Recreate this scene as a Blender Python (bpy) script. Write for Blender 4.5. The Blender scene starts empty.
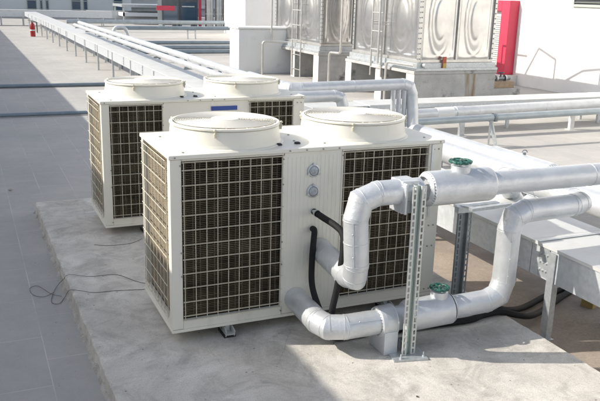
import bpy, bmesh, math, random
from mathutils import Vector, Matrix
random.seed(7)
PI = math.pi
scene = bpy.context.scene
COL = scene.collection

# ------------------------------------------------------------------ materials
def new_mat(name, col, rough=.6, metal=0., bump=0., bscale=30., var=0., vscale=4., spec=.5, coat=0.,
            dirt=None, dirt_scale=2., dirt_lo=.5, dirt_hi=.7, fine=0., stretch=None):
    """principled with noise colour variation, dirt patches and bump"""
    m = bpy.data.materials.new(name); m.use_nodes = True
    nt = m.node_tree; N = nt.nodes; L = nt.links
    b = N['Principled BSDF']
    b.inputs['Roughness'].default_value = rough
    b.inputs['Metallic'].default_value = metal
    b.inputs['Specular IOR Level'].default_value = spec
    b.inputs['Coat Weight'].default_value = coat
    tc = N.new('ShaderNodeTexCoord'); src = tc.outputs['Object']
    if stretch:
        mp = N.new('ShaderNodeMapping'); mp.inputs['Scale'].default_value = stretch
        L.new(src, mp.inputs['Vector']); src = mp.outputs['Vector']
    def noise(sc, det=5, rg=.6):
        n = N.new('ShaderNodeTexNoise'); n.inputs['Scale'].default_value = sc
        n.inputs['Detail'].default_value = det; n.inputs['Roughness'].default_value = rg
        L.new(src, n.inputs['Vector']); return n.outputs['Fac']
    def ramp(fac, lo, hi, a=0., c=1.):
        r = N.new('ShaderNodeMapRange'); r.inputs['From Min'].default_value = lo; r.inputs['From Max'].default_value = hi
        r.inputs['To Min'].default_value = a; r.inputs['To Max'].default_value = c
        L.new(fac, r.inputs['Value']); return r.outputs['Result']
    def mixc(fac, a, c):
        x = N.new('ShaderNodeMix'); x.data_type = 'RGBA'
        if isinstance(fac, float): x.inputs['Factor'].default_value = fac
        else: L.new(fac, x.inputs['Factor'])
        for v, i in ((a, 6), (c, 7)):
            if isinstance(v, tuple): x.inputs[i].default_value = (*v, 1)
            else: L.new(v, x.inputs[i])
        return x.outputs[2]
    cur = tuple(col)
    if var > 0:
        lo = tuple(max(0, c*(1-var)) for c in col); hi = tuple(min(1, c*(1+var)) for c in col)
        cur = mixc(ramp(noise(vscale), .3, .7), lo, hi)
    if fine > 0:
        d = ramp(noise(vscale*22, 3, .7), .35, .65, 1-fine, 1+fine)
        x = N.new('ShaderNodeVectorMath'); x.operation = 'SCALE'
        if isinstance(cur, tuple): x.inputs[0].default_value = cur
        else: L.new(cur, x.inputs[0])
        L.new(d, x.inputs['Scale']); cur = x.outputs[0]
    if dirt:
        cur = mixc(ramp(noise(dirt_scale, 7, .65), dirt_lo, dirt_hi), cur, tuple(dirt))
    if isinstance(cur, tuple): b.inputs['Base Color'].default_value = (*cur, 1)
    else: L.new(cur, b.inputs['Base Color'])
    if bump > 0:
        bp = N.new('ShaderNodeBump'); bp.inputs['Strength'].default_value = bump; bp.inputs['Distance'].default_value = .01
        L.new(noise(bscale, 6, .6), bp.inputs['Height']); L.new(bp.outputs[0], b.inputs['Normal'])
    return m

def node_kit(m):
    nt = m.node_tree; return nt, nt.nodes, nt.links, nt.nodes['Principled BSDF']

def deck_material(name, joints=True):
    m = bpy.data.materials.new(name); m.use_nodes = True
    nt, N, L, b = node_kit(m)
    b.inputs['Roughness'].default_value = .85
    tc = N.new('ShaderNodeTexCoord'); o = tc.outputs['Object']
    def noise(sc, det=6, rg=.6, vec=None):
        n = N.new('ShaderNodeTexNoise'); n.inputs['Scale'].default_value = sc; n.inputs['Detail'].default_value = det
        n.inputs['Roughness'].default_value = rg; L.new(vec or o, n.inputs['Vector']); return n.outputs['Fac']
    def rng(f, lo, hi, a=0., c=1.):
        r = N.new('ShaderNodeMapRange'); r.inputs[1].default_value = lo; r.inputs[2].default_value = hi
        r.inputs[3].default_value = a; r.inputs[4].default_value = c; L.new(f, r.inputs[0]); return r.outputs[0]
    def mix(f, a, c, mode='MIX'):
        x = N.new('ShaderNodeMix'); x.data_type = 'RGBA'; x.blend_type = mode
        if isinstance(f, float): x.inputs[0].default_value = f
        else: L.new(f, x.inputs[0])
        for v, i in ((a, 6), (c, 7)):
            if isinstance(v, tuple): x.inputs[i].default_value = (*v, 1)
            else: L.new(v, x.inputs[i])
        return x.outputs[2]
    c = mix(rng(noise(.5), .35, .65), (.385, .378, .362), (.475, .46, .43))
    c = mix(rng(noise(5, 7, .7), .35, .75, 0, .45), c, (.31, .30, .285))
    c = mix(rng(noise(70, 3, .7), .4, .7, 0, .35), c, (.51, .48, .44))
    h = noise(60, 5, .65)
    br = N.new('ShaderNodeTexBrick')
    mp = N.new('ShaderNodeMapping'); mp.inputs['Rotation'].default_value = (0, 0, PI/2)
    mp.inputs['Location'].default_value = (-.04, .02, 0)
    L.new(o, mp.inputs['Vector']); L.new(mp.outputs[0], br.inputs['Vector'])
    br.inputs['Scale'].default_value = 1; br.inputs['Brick Width'].default_value = .72; br.inputs['Row Height'].default_value = .372
    br.inputs['Mortar Size'].default_value = .0034; br.inputs['Mortar Smooth'].default_value = .3; br.offset = .5
    br.inputs['Color1'].default_value = (1, 1, 1, 1); br.inputs['Color2'].default_value = (.94, .945, .95, 1)
    br.inputs['Mortar'].default_value = (1, 1, 1, 1)
    c = mix(1., c, br.outputs['Color'], 'MULTIPLY')
    jf = N.new('ShaderNodeMath'); jf.operation = 'MULTIPLY'
    L.new(br.outputs['Fac'], jf.inputs[0]); L.new(rng(noise(1.3), .42, .58, .08, .75), jf.inputs[1])
    c = mix(jf.outputs[0], c, (.64, .61, .57))
    # leached stains
    c = mix(rng(noise(.55, 9, .74), .54, .66, 0, .4), c, (.34, .33, .315))
    c = mix(rng(noise(2.1, 9, .75), .58, .70, 0, .35), c, (.56, .53, .49))
    L.new(c, b.inputs['Base Color'])
    bp = N.new('ShaderNodeBump'); bp.inputs['Strength'].default_value = .35; bp.inputs['Distance'].default_value = .004
    L.new(h, bp.inputs['Height']); L.new(bp.outputs[0], b.inputs['Normal'])
    return m

def slab_material(name):
    m = bpy.data.materials.new(name); m.use_nodes = True
    nt, N, L, b = node_kit(m)
    b.inputs['Roughness'].default_value = .9
    tc = N.new('ShaderNodeTexCoord'); o = tc.outputs['Object']
    def noise(sc, det=6, rg=.6, dist=0.):
        n = N.new('ShaderNodeTexNoise'); n.inputs['Scale'].default_value = sc; n.inputs['Detail'].default_value = det
        n.inputs['Roughness'].default_value = rg; n.inputs['Distortion'].default_value = dist
        L.new(o, n.inputs['Vector']); return n.outputs['Fac']
    def rng(f, lo, hi, a=0., c=1.):
        r = N.new('ShaderNodeMapRange'); r.inputs[1].default_value = lo; r.inputs[2].default_value = hi
        r.inputs[3].default_value = a; r.inputs[4].default_value = c; L.new(f, r.inputs[0]); return r.outputs[0]
    def mix(f, a, c):
        x = N.new('ShaderNodeMix'); x.data_type = 'RGBA'; L.new(f, x.inputs[0])
        for v, i in ((a, 6), (c, 7)):
            if isinstance(v, tuple): x.inputs[i].default_value = (*v, 1)
            else: L.new(v, x.inputs[i])
        return x.outputs[2]
    c = mix(rng(noise(1.6, 7, .62, .6), .34, .66), (.52, .495, .45), (.70, .665, .60))
    c = mix(rng(noise(3.6, 9, .72, .8), .46, .66, 0, .62), c, (.26, .245, .22))
    c = mix(rng(noise(2.2, 9, .75, 1.), .50, .66, 0, .7), c, (.80, .77, .71))
    c = mix(rng(noise(120, 3, .8), .45, .7, 0, .5), c, (.22, .205, .185))
    c = mix(rng(noise(45, 4, .8), .52, .68, 0, .4), c, (.64, .62, .58))
    # small dark spots
    v = N.new('ShaderNodeTexVoronoi'); v.inputs['Scale'].default_value = 9; L.new(o, v.inputs['Vector'])
    c = mix(rng(v.outputs['Distance'], .04, .075, .8, 0), c, (.12, .11, .10))
    va = N.new('ShaderNodeVectorMath'); va.operation = 'ADD'; L.new(o, va.inputs[0])
    nz_ = N.new('ShaderNodeTexNoise'); nz_.inputs['Scale'].default_value = 3; nz_.inputs['Detail'].default_value = 6; L.new(o, nz_.inputs['Vector'])
    vs2 = N.new('ShaderNodeVectorMath'); vs2.operation = 'SCALE'; vs2.inputs['Scale'].default_value = .16; L.new(nz_.outputs['Color'], vs2.inputs[0]); L.new(vs2.outputs[0], va.inputs[1])
    ve = N.new('ShaderNodeTexVoronoi'); ve.feature = 'DISTANCE_TO_EDGE'; ve.inputs['Scale'].default_value = .75; L.new(va.outputs[0], ve.inputs['Vector'])
    ck = N.new('ShaderNodeMath'); ck.operation = 'MULTIPLY'; L.new(rng(ve.outputs['Distance'], .0012, .0032, 1, 0), ck.inputs[0]); L.new(rng(noise(1.9), .46, .58, 0, .22), ck.inputs[1])
    c = mix(ck.outputs[0], c, (.15, .14, .125))
    # trowel lines, curved
    mp = N.new('ShaderNodeMapping'); mp.inputs['Scale'].default_value = (1.2, 9, 1); mp.inputs['Rotation'].default_value = (0, 0, .5)
    L.new(o, mp.inputs[0])
    w = N.new('ShaderNodeTexNoise'); w.inputs['Scale'].default_value = 3; w.inputs['Detail'].default_value = 6; w.inputs['Distortion'].default_value = 1.5
    L.new(mp.outputs[0], w.inputs['Vector'])
    c = mix(rng(w.outputs['Fac'], .55, .70, 0, .16), c, (.30, .285, .265))
    L.new(c, b.inputs['Base Color'])
    ad = N.new('ShaderNodeMath'); ad.operation = 'ADD'
    L.new(noise(40, 8, .7), ad.inputs[0]); L.new(rng(w.outputs['Fac'], .2, .8, 0, .2), ad.inputs[1])
    bp = N.new('ShaderNodeBump'); bp.inputs['Strength'].default_value = .55; bp.inputs['Distance'].default_value = .008
    L.new(ad.outputs[0], bp.inputs['Height']); L.new(bp.outputs[0], b.inputs['Normal'])
    return m

M = {}
M['deck'] = deck_material('roof_deck_paving')
M['slab'] = slab_material('rough_cast_concrete')
M['tan'] = new_mat('tan_cement_paving', (.34, .285, .235), .9, bump=.3, bscale=40, var=.14, vscale=2.5, fine=.12, dirt=(.25,.215,.18), dirt_scale=1.6, dirt_lo=.5, dirt_hi=.68)
M['fillet'] = new_mat('crumbly_mortar', (.40, .375, .34), .95, bump=.9, bscale=22, var=.3, vscale=9, fine=.25)
M['cream'] = new_mat('cream_enamel', (.75, .73, .645), .38, bump=.03, bscale=3, var=.03, vscale=2, dirt=(.56, .53, .45), dirt_scale=3.2, dirt_lo=.54, dirt_hi=.78, stretch=(1, 1, .35))
M['wire'] = new_mat('cream_wire', (.58, .545, .43), .5)
M['guard'] = new_mat('cream_guard_wire', (.72, .70, .63), .45)
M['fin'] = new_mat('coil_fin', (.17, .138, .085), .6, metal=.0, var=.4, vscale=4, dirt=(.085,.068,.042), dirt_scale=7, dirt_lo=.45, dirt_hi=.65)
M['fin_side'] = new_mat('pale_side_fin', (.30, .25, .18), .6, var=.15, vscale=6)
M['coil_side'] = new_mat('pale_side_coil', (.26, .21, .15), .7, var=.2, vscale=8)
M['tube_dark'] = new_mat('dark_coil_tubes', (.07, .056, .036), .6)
M['dark_in'] = new_mat('cabinet_inside', (.04, .035, .028), .9)
def coil_back():
    m = bpy.data.materials.new('coil_tube_rows'); m.use_nodes = True
    nt, N, L, b = node_kit(m); b.inputs['Roughness'].default_value = .6
    tc = N.new('ShaderNodeTexCoord'); w = N.new('ShaderNodeTexWave')
    w.bands_direction = 'Z'; w.inputs['Scale'].default_value = 7.6; w.inputs['Distortion'].default_value = .25; w.inputs['Detail'].default_value = 2
    L.new(tc.outputs['Object'], w.inputs[0])
    r = N.new('ShaderNodeValToRGB'); r.color_ramp.elements[0].position = .3; r.color_ramp.elements[1].position = .6
    r.color_ramp.elements[0].color = (.035, .028, .018, 1); r.color_ramp.elements[1].color = (.07, .052, .032, 1)
    L.new(w.outputs['Fac'], r.inputs[0]); L.new(r.outputs[0], b.inputs['Base Color']); return m
M['coil'] = coil_back()
M['bolt'] = new_mat('dull_zinc_bolt', (.30, .29, .27), .5, metal=.5)
M['rubber'] = new_mat('black_rubber', (.018, .018, .019), .55, bump=.2, bscale=60)
M['foam_hose'] = new_mat('black_foam_hose', (.012, .012, .013), .7, bump=.4, bscale=90, spec=.3)
M['foil'] = new_mat('aluminium_jacket', (.62, .64, .655), .40, metal=.42, bump=.6, bscale=12, var=.10, vscale=6, dirt=(.58, .59, .60), dirt_scale=7, dirt_lo=.55, dirt_hi=.78)
M['foil_dull'] = new_mat('dull_aluminium_jacket', (.58, .61, .64), .45, metal=.35, bump=.25, bscale=9, var=.08, vscale=6)
M['foil_seam'] = new_mat('jacket_seam', (.60, .62, .65), .4, metal=.5)
M['galv'] = new_mat('galvanised_steel', (.52, .55, .565), .42, metal=.55, bump=.06, bscale=40, var=.16, vscale=28, dirt=(.40, .43, .45), dirt_scale=9, dirt_lo=.5, dirt_hi=.75)
M['strut_light'] = new_mat('bright_zinc', (.56, .58, .55), .45, metal=.25, var=.08, vscale=15)
M['galv_dark'] = new_mat('weathered_galvanised', (.24, .27, .29), .5, metal=.5, var=.15, vscale=14)
M['galv_green'] = new_mat('strut_channel_zinc', (.33, .42, .385), .45, metal=.25, var=.12, vscale=12)
M['trunk'] = new_mat('trunking_sheet', (.60, .63, .65), .40, metal=.35, bump=.05, bscale=20, var=.12, vscale=26, dirt=(.50, .52, .53), dirt_scale=5, dirt_lo=.5, dirt_hi=.8)
M['trunk_top'] = new_mat('trunking_lid_sheet', (.63, .64, .63), .5, metal=.25, bump=.05, bscale=8, var=.06, vscale=5, dirt=(.55, .54, .51), dirt_scale=3, dirt_lo=.52, dirt_hi=.72)
M['green'] = new_mat('green_handwheel_paint', (.014, .095, .072), .42, coat=.1, var=.35, vscale=30)
M['conduit'] = new_mat('grey_blue_pipe', (.20, .25, .29), .45, metal=.2, var=.12, vscale=4)
M['greypipe'] = new_mat('grey_steel_pipe', (.36, .41, .44), .42, metal=.4, var=.12, vscale=5)
M['white'] = new_mat('white_painted_render', (.78, .77, .75), .8, bump=.15, bscale=30, var=.03, vscale=1.5, dirt=(.66, .65, .62), dirt_scale=1.3, dirt_lo=.55, dirt_hi=.8)
M['white_box'] = new_mat('white_painted_block', (.76, .76, .75), .75, bump=.12, bscale=20, var=.03, vscale=2, dirt=(.62, .62, .6), dirt_scale=2.5, dirt_lo=.58, dirt_hi=.75)
M['concrete'] = new_mat('stained_concrete', (.42, .42, .41), .9, bump=.4, bscale=25, var=.18, vscale=2.5, fine=.12, dirt=(.17, .17, .165), dirt_scale=2.2, dirt_lo=.56, dirt_hi=.68)
M['concrete_w'] = new_mat('pale_concrete', (.68, .66, .62), .9, bump=.3, bscale=25, var=.1, vscale=4, dirt=(.48, .46, .43), dirt_scale=5, dirt_lo=.55, dirt_hi=.7)  # pale tone; stands in for sunlight on the plinth wall ends
M['inox'] = new_mat('embossed_stainless', (.57, .565, .555), .26, metal=.9, bump=.05, bscale=4, var=.16, vscale=1.8, stretch=(1, 1, 1))
M['inox_pipe'] = new_mat('stainless_tube', (.60, .59, .56), .33, metal=.7, var=.1, vscale=6)
M['red'] = new_mat('crimson_paint', (.60, .045, .09), .45, var=.06, vscale=2)
M['red_ext'] = new_mat('extinguisher_red', (.33, .012, .015), .3, coat=.4)
M['blue'] = new_mat('blue_badge', (.025, .07, .30), .35)
M['label'] = new_mat('pale_sticker', (.66, .68, .70), .5)
M['port'] = new_mat('port_cover_grey', (.36, .39, .42), .45, metal=.3, var=.3, vscale=60)
M['louvre'] = new_mat('grey_green_frame', (.42, .45, .40), .5)
M['void'] = new_mat('dark_opening', (.05, .055, .06), .7)
M['window'] = new_mat('blue_tinted_glass', (.03, .07, .12), .12, spec=.7)
M['greywall'] = new_mat('light_grey_facade', (.68, .69, .67), .8, var=.06, vscale=.4)
M['darkmach'] = new_mat('dark_machine_casing', (.085, .10, .11), .5, var=.2, vscale=2)
M['wood'] = new_mat('raw_timber', (.36, .27, .19), .8, bump=.3, bscale=12, var=.2, vscale=8)
M['yellow'] = new_mat('yellow_timber', (.36, .27, .10), .7, var=.15, vscale=8)
M['cable'] = new_mat('thin_black_cable', (.07, .066, .06), .6)
M['tag'] = new_mat('red_tag', (.42, .09, .04), .5)
M['tagy'] = new_mat('yellow_tag', (.48, .36, .10), .5)
M['rust'] = new_mat('rust_brown_pipe', (.16, .06, .035), .7, var=.3, vscale=20)

# ------------------------------------------------------------------ mesh builder
class MB:
    def __init__(s): s.v = []; s.f = []; s.sm = []
    def add(s, vs, fs, smooth=False):
        k = len(s.v); s.v += [tuple(v) for v in vs]
        for f in fs: s.f.append(tuple(i+k for i in f)); s.sm.append(smooth)
        return s
    def box(s, a, b):
        x0, y0, z0 = (min(a[i], b[i]) for i in range(3)); x1, y1, z1 = (max(a[i], b[i]) for i in range(3))
        return s.add([(x0,y0,z0),(x1,y0,z0),(x1,y1,z0),(x0,y1,z0),(x0,y0,z1),(x1,y0,z1),(x1,y1,z1),(x0,y1,z1)],
              [(0,3,2,1),(4,5,6,7),(0,1,5,4),(1,2,6,5),(2,3,7,6),(3,0,4,7)])
    def obox(s, a, b, w, h, up=(0,0,1)):
        """bar from a to b, w wide, h high"""
        a, b = Vector(a), Vector(b); d = (b-a).normalized(); up = Vector(up)
        if abs(d.dot(up)) > .99: up = Vector((0,1,0))
        r = d.cross(up).normalized(); u = r.cross(d)
        vs = [p + r*sx*w/2 + u*sy*h/2 for p in (a, b) for sx, sy in ((-1,-1),(1,-1),(1,1),(-1,1))]
        return s.add(vs, [(0,1,2,3),(7,6,5,4),(0,4,5,1),(1,5,6,2),(2,6,7,3),(3,7,4,0)])
    def tube(s, pts, r, n=20, caps=True, smooth=True, radii=None, closed=False):
        """mitred sweep; every straight length keeps its own rings so joints stay crisp"""
        P = [Vector(p) for p in pts]; m = len(P)
        segs = [(P[i], P[(i+1) % m]) for i in range(m if closed else m-1)]
        D = [(b-a).normalized() for a, b in segs]
        ref = Vector((0,0,1)) if abs(D[0].z) < .9 else Vector((1,0,0))
        X = D[0].cross(ref).normalized()
        prevrings = []
        for i, (a, b) in enumerate(segs):
            if i: 
                ax = D[i-1].cross(D[i])
                if ax.length > 1e-7:
                    X = Matrix.Rotation(D[i-1].angle(D[i]), 3, ax) @ X
            X = (X - D[i]*X.dot(D[i])).normalized(); Y = D[i].cross(X)
            ra = radii[i] if radii else r; rb = radii[(i+1) % m] if radii else r
            ring = []
            for (p, rr, j) in ((a, ra, i-1), (b, rb, i+1)):
                if closed: j %= len(D)
                nb = D[j] if 0 <= j < len(D) else D[i]
                npl = (D[i]+nb).normalized() if (D[i]+nb).length > .1 else D[i]
                vs = []
                for k in range(n):
                    t = 2*PI*k/n; q = p + (X*math.cos(t)+Y*math.sin(t))*rr
                    dn = D[i].dot(npl)
                    q = q - D[i]*((q-p).dot(npl)/dn)
                    vs.append(q)
                ring.append(vs)
            s.add(ring[0]+ring[1], [(k, (k+1) % n, n+(k+1) % n, n+k) for k in range(n)], smooth)
            if caps and not closed:
                if i == 0: s.add(ring[0], [tuple(range(n))[::-1]])
                if i == len(segs)-1: s.add(ring[1], [tuple(range(n))])
        return s
    def lathe(s, prof, c, n=32, axis='z', smooth=True, close=True):
        """profile of (r, h) turned about an axis through c"""
        c = Vector(c); rings = []
        A = {'z': lambda r, h, t: Vector((r*math.cos(t), r*math.sin(t), h)),
             'x': lambda r, h, t: Vector((h, r*math.cos(t), r*math.sin(t))),
             'y': lambda r, h, t: Vector((r*math.sin(t), h, r*math.cos(t)))}[axis]
        for i in range(len(prof)-1):
            v = [c+A(*prof[j], 2*PI*k/n) for j in (i, i+1) for k in range(n)]
            s.add(v, [(k, (k+1) % n, n+(k+1) % n, n+k) for k in range(n)], smooth)
        return s
    def disc(s, c, r, n=24, axis='z'):
        c = Vector(c)
        A = {'z': lambda t: Vector((r*math.cos(t), r*math.sin(t), 0)), 'x': lambda t: Vector((0, r*math.cos(t), r*math.sin(t))),
             'y': lambda t: Vector((r*math.sin(t), 0, r*math.cos(t)))}[axis]
        return s.add([c+A(2*PI*k/n) for k in range(n)], [tuple(range(n))])
    def ball(s, c, r, n=8):
        prof = [(max(1e-4, r*math.sin(PI*i/n)), -r*math.cos(PI*i/n)) for i in range(n+1)]
        return s.lathe(prof, c, n*2)
    def build(s, name, mat, parent=None, bevel=0.):
        me = bpy.data.meshes.new(name); me.from_pydata(s.v, [], s.f)
        me.polygons.foreach_set('use_smooth', s.sm); me.update()
        me.materials.append(M[mat] if isinstance(mat, str) else mat)
        o = bpy.data.objects.new(name, me); COL.objects.link(o)
        if parent: o.parent = parent
        if bevel:
            bm = bmesh.new(); bm.from_mesh(me); bmesh.ops.remove_doubles(bm, verts=bm.verts, dist=1e-6)
            bm.to_mesh(me); bm.free()
            bv = o.modifiers.new('bevel', 'BEVEL'); bv.width = bevel; bv.segments = 2; bv.limit_method = 'ANGLE'
        return o

def tag(o, label, cat, group=None):
    o['label'] = label; o['category'] = cat
    if group: o['group'] = group
    return o
def thing(name, label, cat, loc=(0,0,0), group=None):
    o = bpy.data.objects.new(name, None); COL.objects.link(o); o.location = loc
    o.empty_display_size = .1
    return tag(o, label, cat, group)
def struct(o, kind='structure'):
    o['kind'] = kind; return o
def off(pts, c):
    return [tuple(Vector(p)-Vector(c)) for p in pts]

def bend(pts, rad, k=3):
    """rounds each corner of a path with k straight gores"""
    P = [Vector(p) for p in pts]; out = [P[0]]
    for i in range(1, len(P)-1):
        a = (P[i-1]-P[i]).normalized(); b = (P[i+1]-P[i]).normalized()
        ang = a.angle(b)
        if ang > 3.05: out.append(P[i]); continue
        rr = rad[i-1] if isinstance(rad, (list, tuple)) else rad
        d = min(rr, (P[i-1]-P[i]).length*.49, (P[i+1]-P[i]).length*.49)
        p0 = P[i]+a*d; p1 = P[i]+b*d
        for j in range(k+1):
            t = j/k; out.append(p0*(1-t)**2 + P[i]*2*t*(1-t) + p1*t*t)
    out.append(P[-1]); return out

def seams(mb, pts, r, at_joints=True, every=.0, w=.010, dr=.0022, n=20):
    P = [Vector(p) for p in pts]
    for i in range(len(P)-1):
        a, b = P[i], P[i+1]; d = b-a; L = d.length; d = d.normalized()
        ks = []
        if every and L > every*1.2:
            c = int(L/every); ks += [L*(j+1)/(c+1) for j in range(c)]
        if at_joints and L > .05:
            if i > 0: ks.append(.004)
            if i < len(P)-2: ks.append(L-.004)
        for k in ks:
            mb.tube([a+d*(k-w/2), a+d*(k+w/2)], r+dr, n)
    return mb

def lap(mb, pts, r, side, w=.012, t=.0018):
    P = [Vector(p) for p in pts]
    for a, b in zip(P, P[1:]):
        d = b-a
        if d.length < .14: continue
        d.normalize(); q = Vector(side); q = (q-d*q.dot(d)).normalized()
        mb.obox(a+q*r, b+q*r, w, 2*t, tuple(q))
        k = int((b-a).length/.11)
        for i in range(k):
            c = a+(b-a)*((i+.5)/k)+q*(r+t)
            mb.ball(tuple(c), .0042, 5)
    return mb

def pleats(mb, c, d, r0, r1, depth, n=30):
    """end of an insulation jacket: cut foil tabs folded in over the shoulder"""
    c = Vector(c); d = Vector(d).normalized(); X = d.cross(Vector((0,0,1))).normalized(); Y = d.cross(X)
    for k in range(n):
        t0 = 2*PI*k/n; t1 = 2*PI*(k+.72)/n; j = random.uniform(-.003, .003); tw = .10
        def q(t, r, h): return c + (X*math.cos(t)+Y*math.sin(t))*r + d*h
        vs = [q(t0, r0, 0), q(t1, r0, 0), q(t1+tw, r1+j, depth), q(t0+tw, r1+j, depth)]
        vi = [v - (v-c).normalized()*.003 for v in vs]
        mb.add(vs+vi, [(0,1,2,3),(7,6,5,4),(0,4,5,1),(1,5,6,2),(2,6,7,3),(3,7,4,0)])
    return mb

# ------------------------------------------------------------------ setting
DZ = -.12
mb = MB(); mb.add([(-60,-30,DZ),(160,-30,DZ),(160,240,DZ),(-60,240,DZ)], [(0,1,2,3)])
struct(mb.build('roof_deck', 'deck'))

mb = MB(); mb.add([(2.30,-4,DZ+.004),(4.25,-4,DZ+.004),(4.25,4.4,DZ+.004),(2.30,4.4,DZ+.004)], [(0,1,2,3)])
struct(mb.build('tan_paving_strip', 'tan'))

# raised slab with slightly irregular arrises
mb = MB(); x0, x1, y0, y1 = -.485, 2.41, -3.6, 3.84
n = 150; rnd = random.Random(3)
def wob(i, a): return a*(math.sin(i*.7+1)*.4+math.sin(i*2.3)*.25+rnd.uniform(-.5,.5))
def xe(y): return -.466-.0118*(y+.6)
Lt = [(xe(y0+(y1-y0)*i/n)+wob(i,.007), y0+(y1-y0)*i/n) for i in range(n+1)]
Rt = [(x1+wob(i+50,.006), y0+(y1-y0)*i/n) for i in range(n+1)]
vs = []
for i in range(n+1):
    vs += [(Lt[i][0]-.012, Lt[i][1], DZ-.05), (Lt[i][0]-.004, Lt[i][1], -.012+rnd.uniform(-.006,.002)), (Lt[i][0]+.006+abs(rnd.gauss(0,.004)), Lt[i][1], 0), (Rt[i][0]-.006, Rt[i][1], 0), (Rt[i][0]+.003, Rt[i][1], -.01), (Rt[i][0]+.01, Rt[i][1], DZ-.05)]
fs = []
for i in range(n):
    for k in range(5): fs.append((i*6+k, i*6+k+1, i*6+6+k+1, i*6+6+k))
fs += [(0,5,4,3,2,1), tuple(n*6+k for k in (0,1,2,3,4,5))]
mb.add(vs, [f[::-1] for f in fs]); struct(mb.build('concrete_slab', 'slab'))
# mortar fillet and droppings along the slab foot
mb = MB(); n = 260
vs = []
for i in range(n+1):
    y = y0+(y1-y0)*i/n; w = .012+.012*abs(math.sin(i*.31)+.6*math.sin(i*.83+1))+rnd.uniform(-.005,.006)
    h = .016+.014*abs(math.sin(i*.19+2)+.5*math.sin(i*.61))+rnd.uniform(-.006,.008)
    x0 = xe(y)
    vs += [(x0-.004, y, DZ+h+.008), (x0-.006-w*.35, y+rnd.uniform(-.004,.004), DZ+h*.7), (x0-.012-w, y+rnd.uniform(-.006,.006), DZ-.003)]
mb.add(vs, [(i*3+k, i*3+k+1, i*3+k+4, i*3+k+3) for i in range(n) for k in (0,1)])
struct(mb.build('mortar_fillet', 'fillet'))
# gravel and grit lying about
mb = MB(); rg = random.Random(11)
def stone(x, y, z, r):
    vs = [(x+r*rg.uniform(.6,1)*a, y+r*rg.uniform(.6,1)*b, z+r*.7*rg.uniform(.6,1)*c) for a, b, c in ((1,0,.4),(0,1,.4),(-1,0,.4),(0,-1,.4),(.1,.1,1),(0,0,-.2))]
    mb.add(vs, [(0,1,4),(1,2,4),(2,3,4),(3,0,4),(1,0,5),(2,1,5),(3,2,5),(0,3,5)])
for i in range(420):
    x = rg.uniform(-.47, 2.38); y = rg.uniform(-2.2, 3.5); stone(x, y, 0, rg.choice((.002,.003,.003,.004,.007)))
for i in range(300):
    x = -.51-abs(rg.gauss(0,.12)); y = rg.uniform(-1.5, 5); stone(x, y, DZ, rg.choice((.003,.004,.006)))
for i in range(240):
    x = rg.uniform(2.43, 3.6); y = rg.uniform(-1.6, 2.5); stone(x, y, DZ, rg.choice((.003,.004,.006,.012)))
o = mb.build('loose_grit', 'fillet'); struct(o, 'stuff'); o['label'] = 'loose grit and mortar crumbs on the concrete'; 

# wall that throws the long shadow over the left of the roof (stands left of the camera)
WX = -3.2; WZ = .51+.709*3.2
mb = MB(); mb.box((WX-.35, -14, DZ-.02), (WX, 75, WZ))
w = mb.build('parapet_wall', 'white'); tag(w, 'long plain white wall left of the chillers that shades the roof', 'wall')

# ------------------------------------------------------------------ chillers
W, D, Z0, ZT = 2.0, .81, .10, 1.27
def grille(x0, x1, z0, z1, nx, nz, face):
    """wire guard; face 'f' on the front, 'l' on the left side, 'r' right"""
    mb = MB(); rw = .0027
    def P(u, z, d):
        return {'f': (u, d, z), 'l': (d, u, z), 'r': (W-d, u, z)}[face]
    for i in range(nx+1):
        u = x0+(x1-x0)*i/nx; mb.tube([P(u, z0, -.008), P(u, z1, -.008)], rw, 6)
    zz = [z1, z1-.050]+[z1-.050-.0975*k for k in range(1, 11)]+[z0]
    for z in zz:
        mb.tube([P(x0-.012, z, -.0145), P(x1+.012, z, -.0145)], rw*1.05, 6)
    return mb
def coil(u0, u1, z0, z1, face):
    fins = MB(); back = MB()
    def bx(m, ua, ub, da, db, za, zb):
        if face == 'f': m.box((ua, da, za), (ub, db, zb))
        elif face == 'l': m.box((da, ua, za), (db, ub, zb))
        else: m.box((W-db, ua, za), (W-da, ub, zb))
    n = int((z1-z0)/.0122)
    for i in range(n):
        z = z0+(z1-z0)*(i+.5)/n; w_ = rnd.uniform(-.0008, .0008)
        bx(fins, u0, u1, .030+w_, .0575, z-.0013+w_, z+.0013)
    bx(back, u0, u1, .058, .075, z0, z1)
    tubes = MB(); nx = int((u1-u0)/.045)
    for j in range(nx):
        u = u0+(u1-u0)*(j+.5)/nx; bx(tubes, u-.004, u+.004, .034, .044, z0, z1)
    return fins, back, tubes

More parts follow.
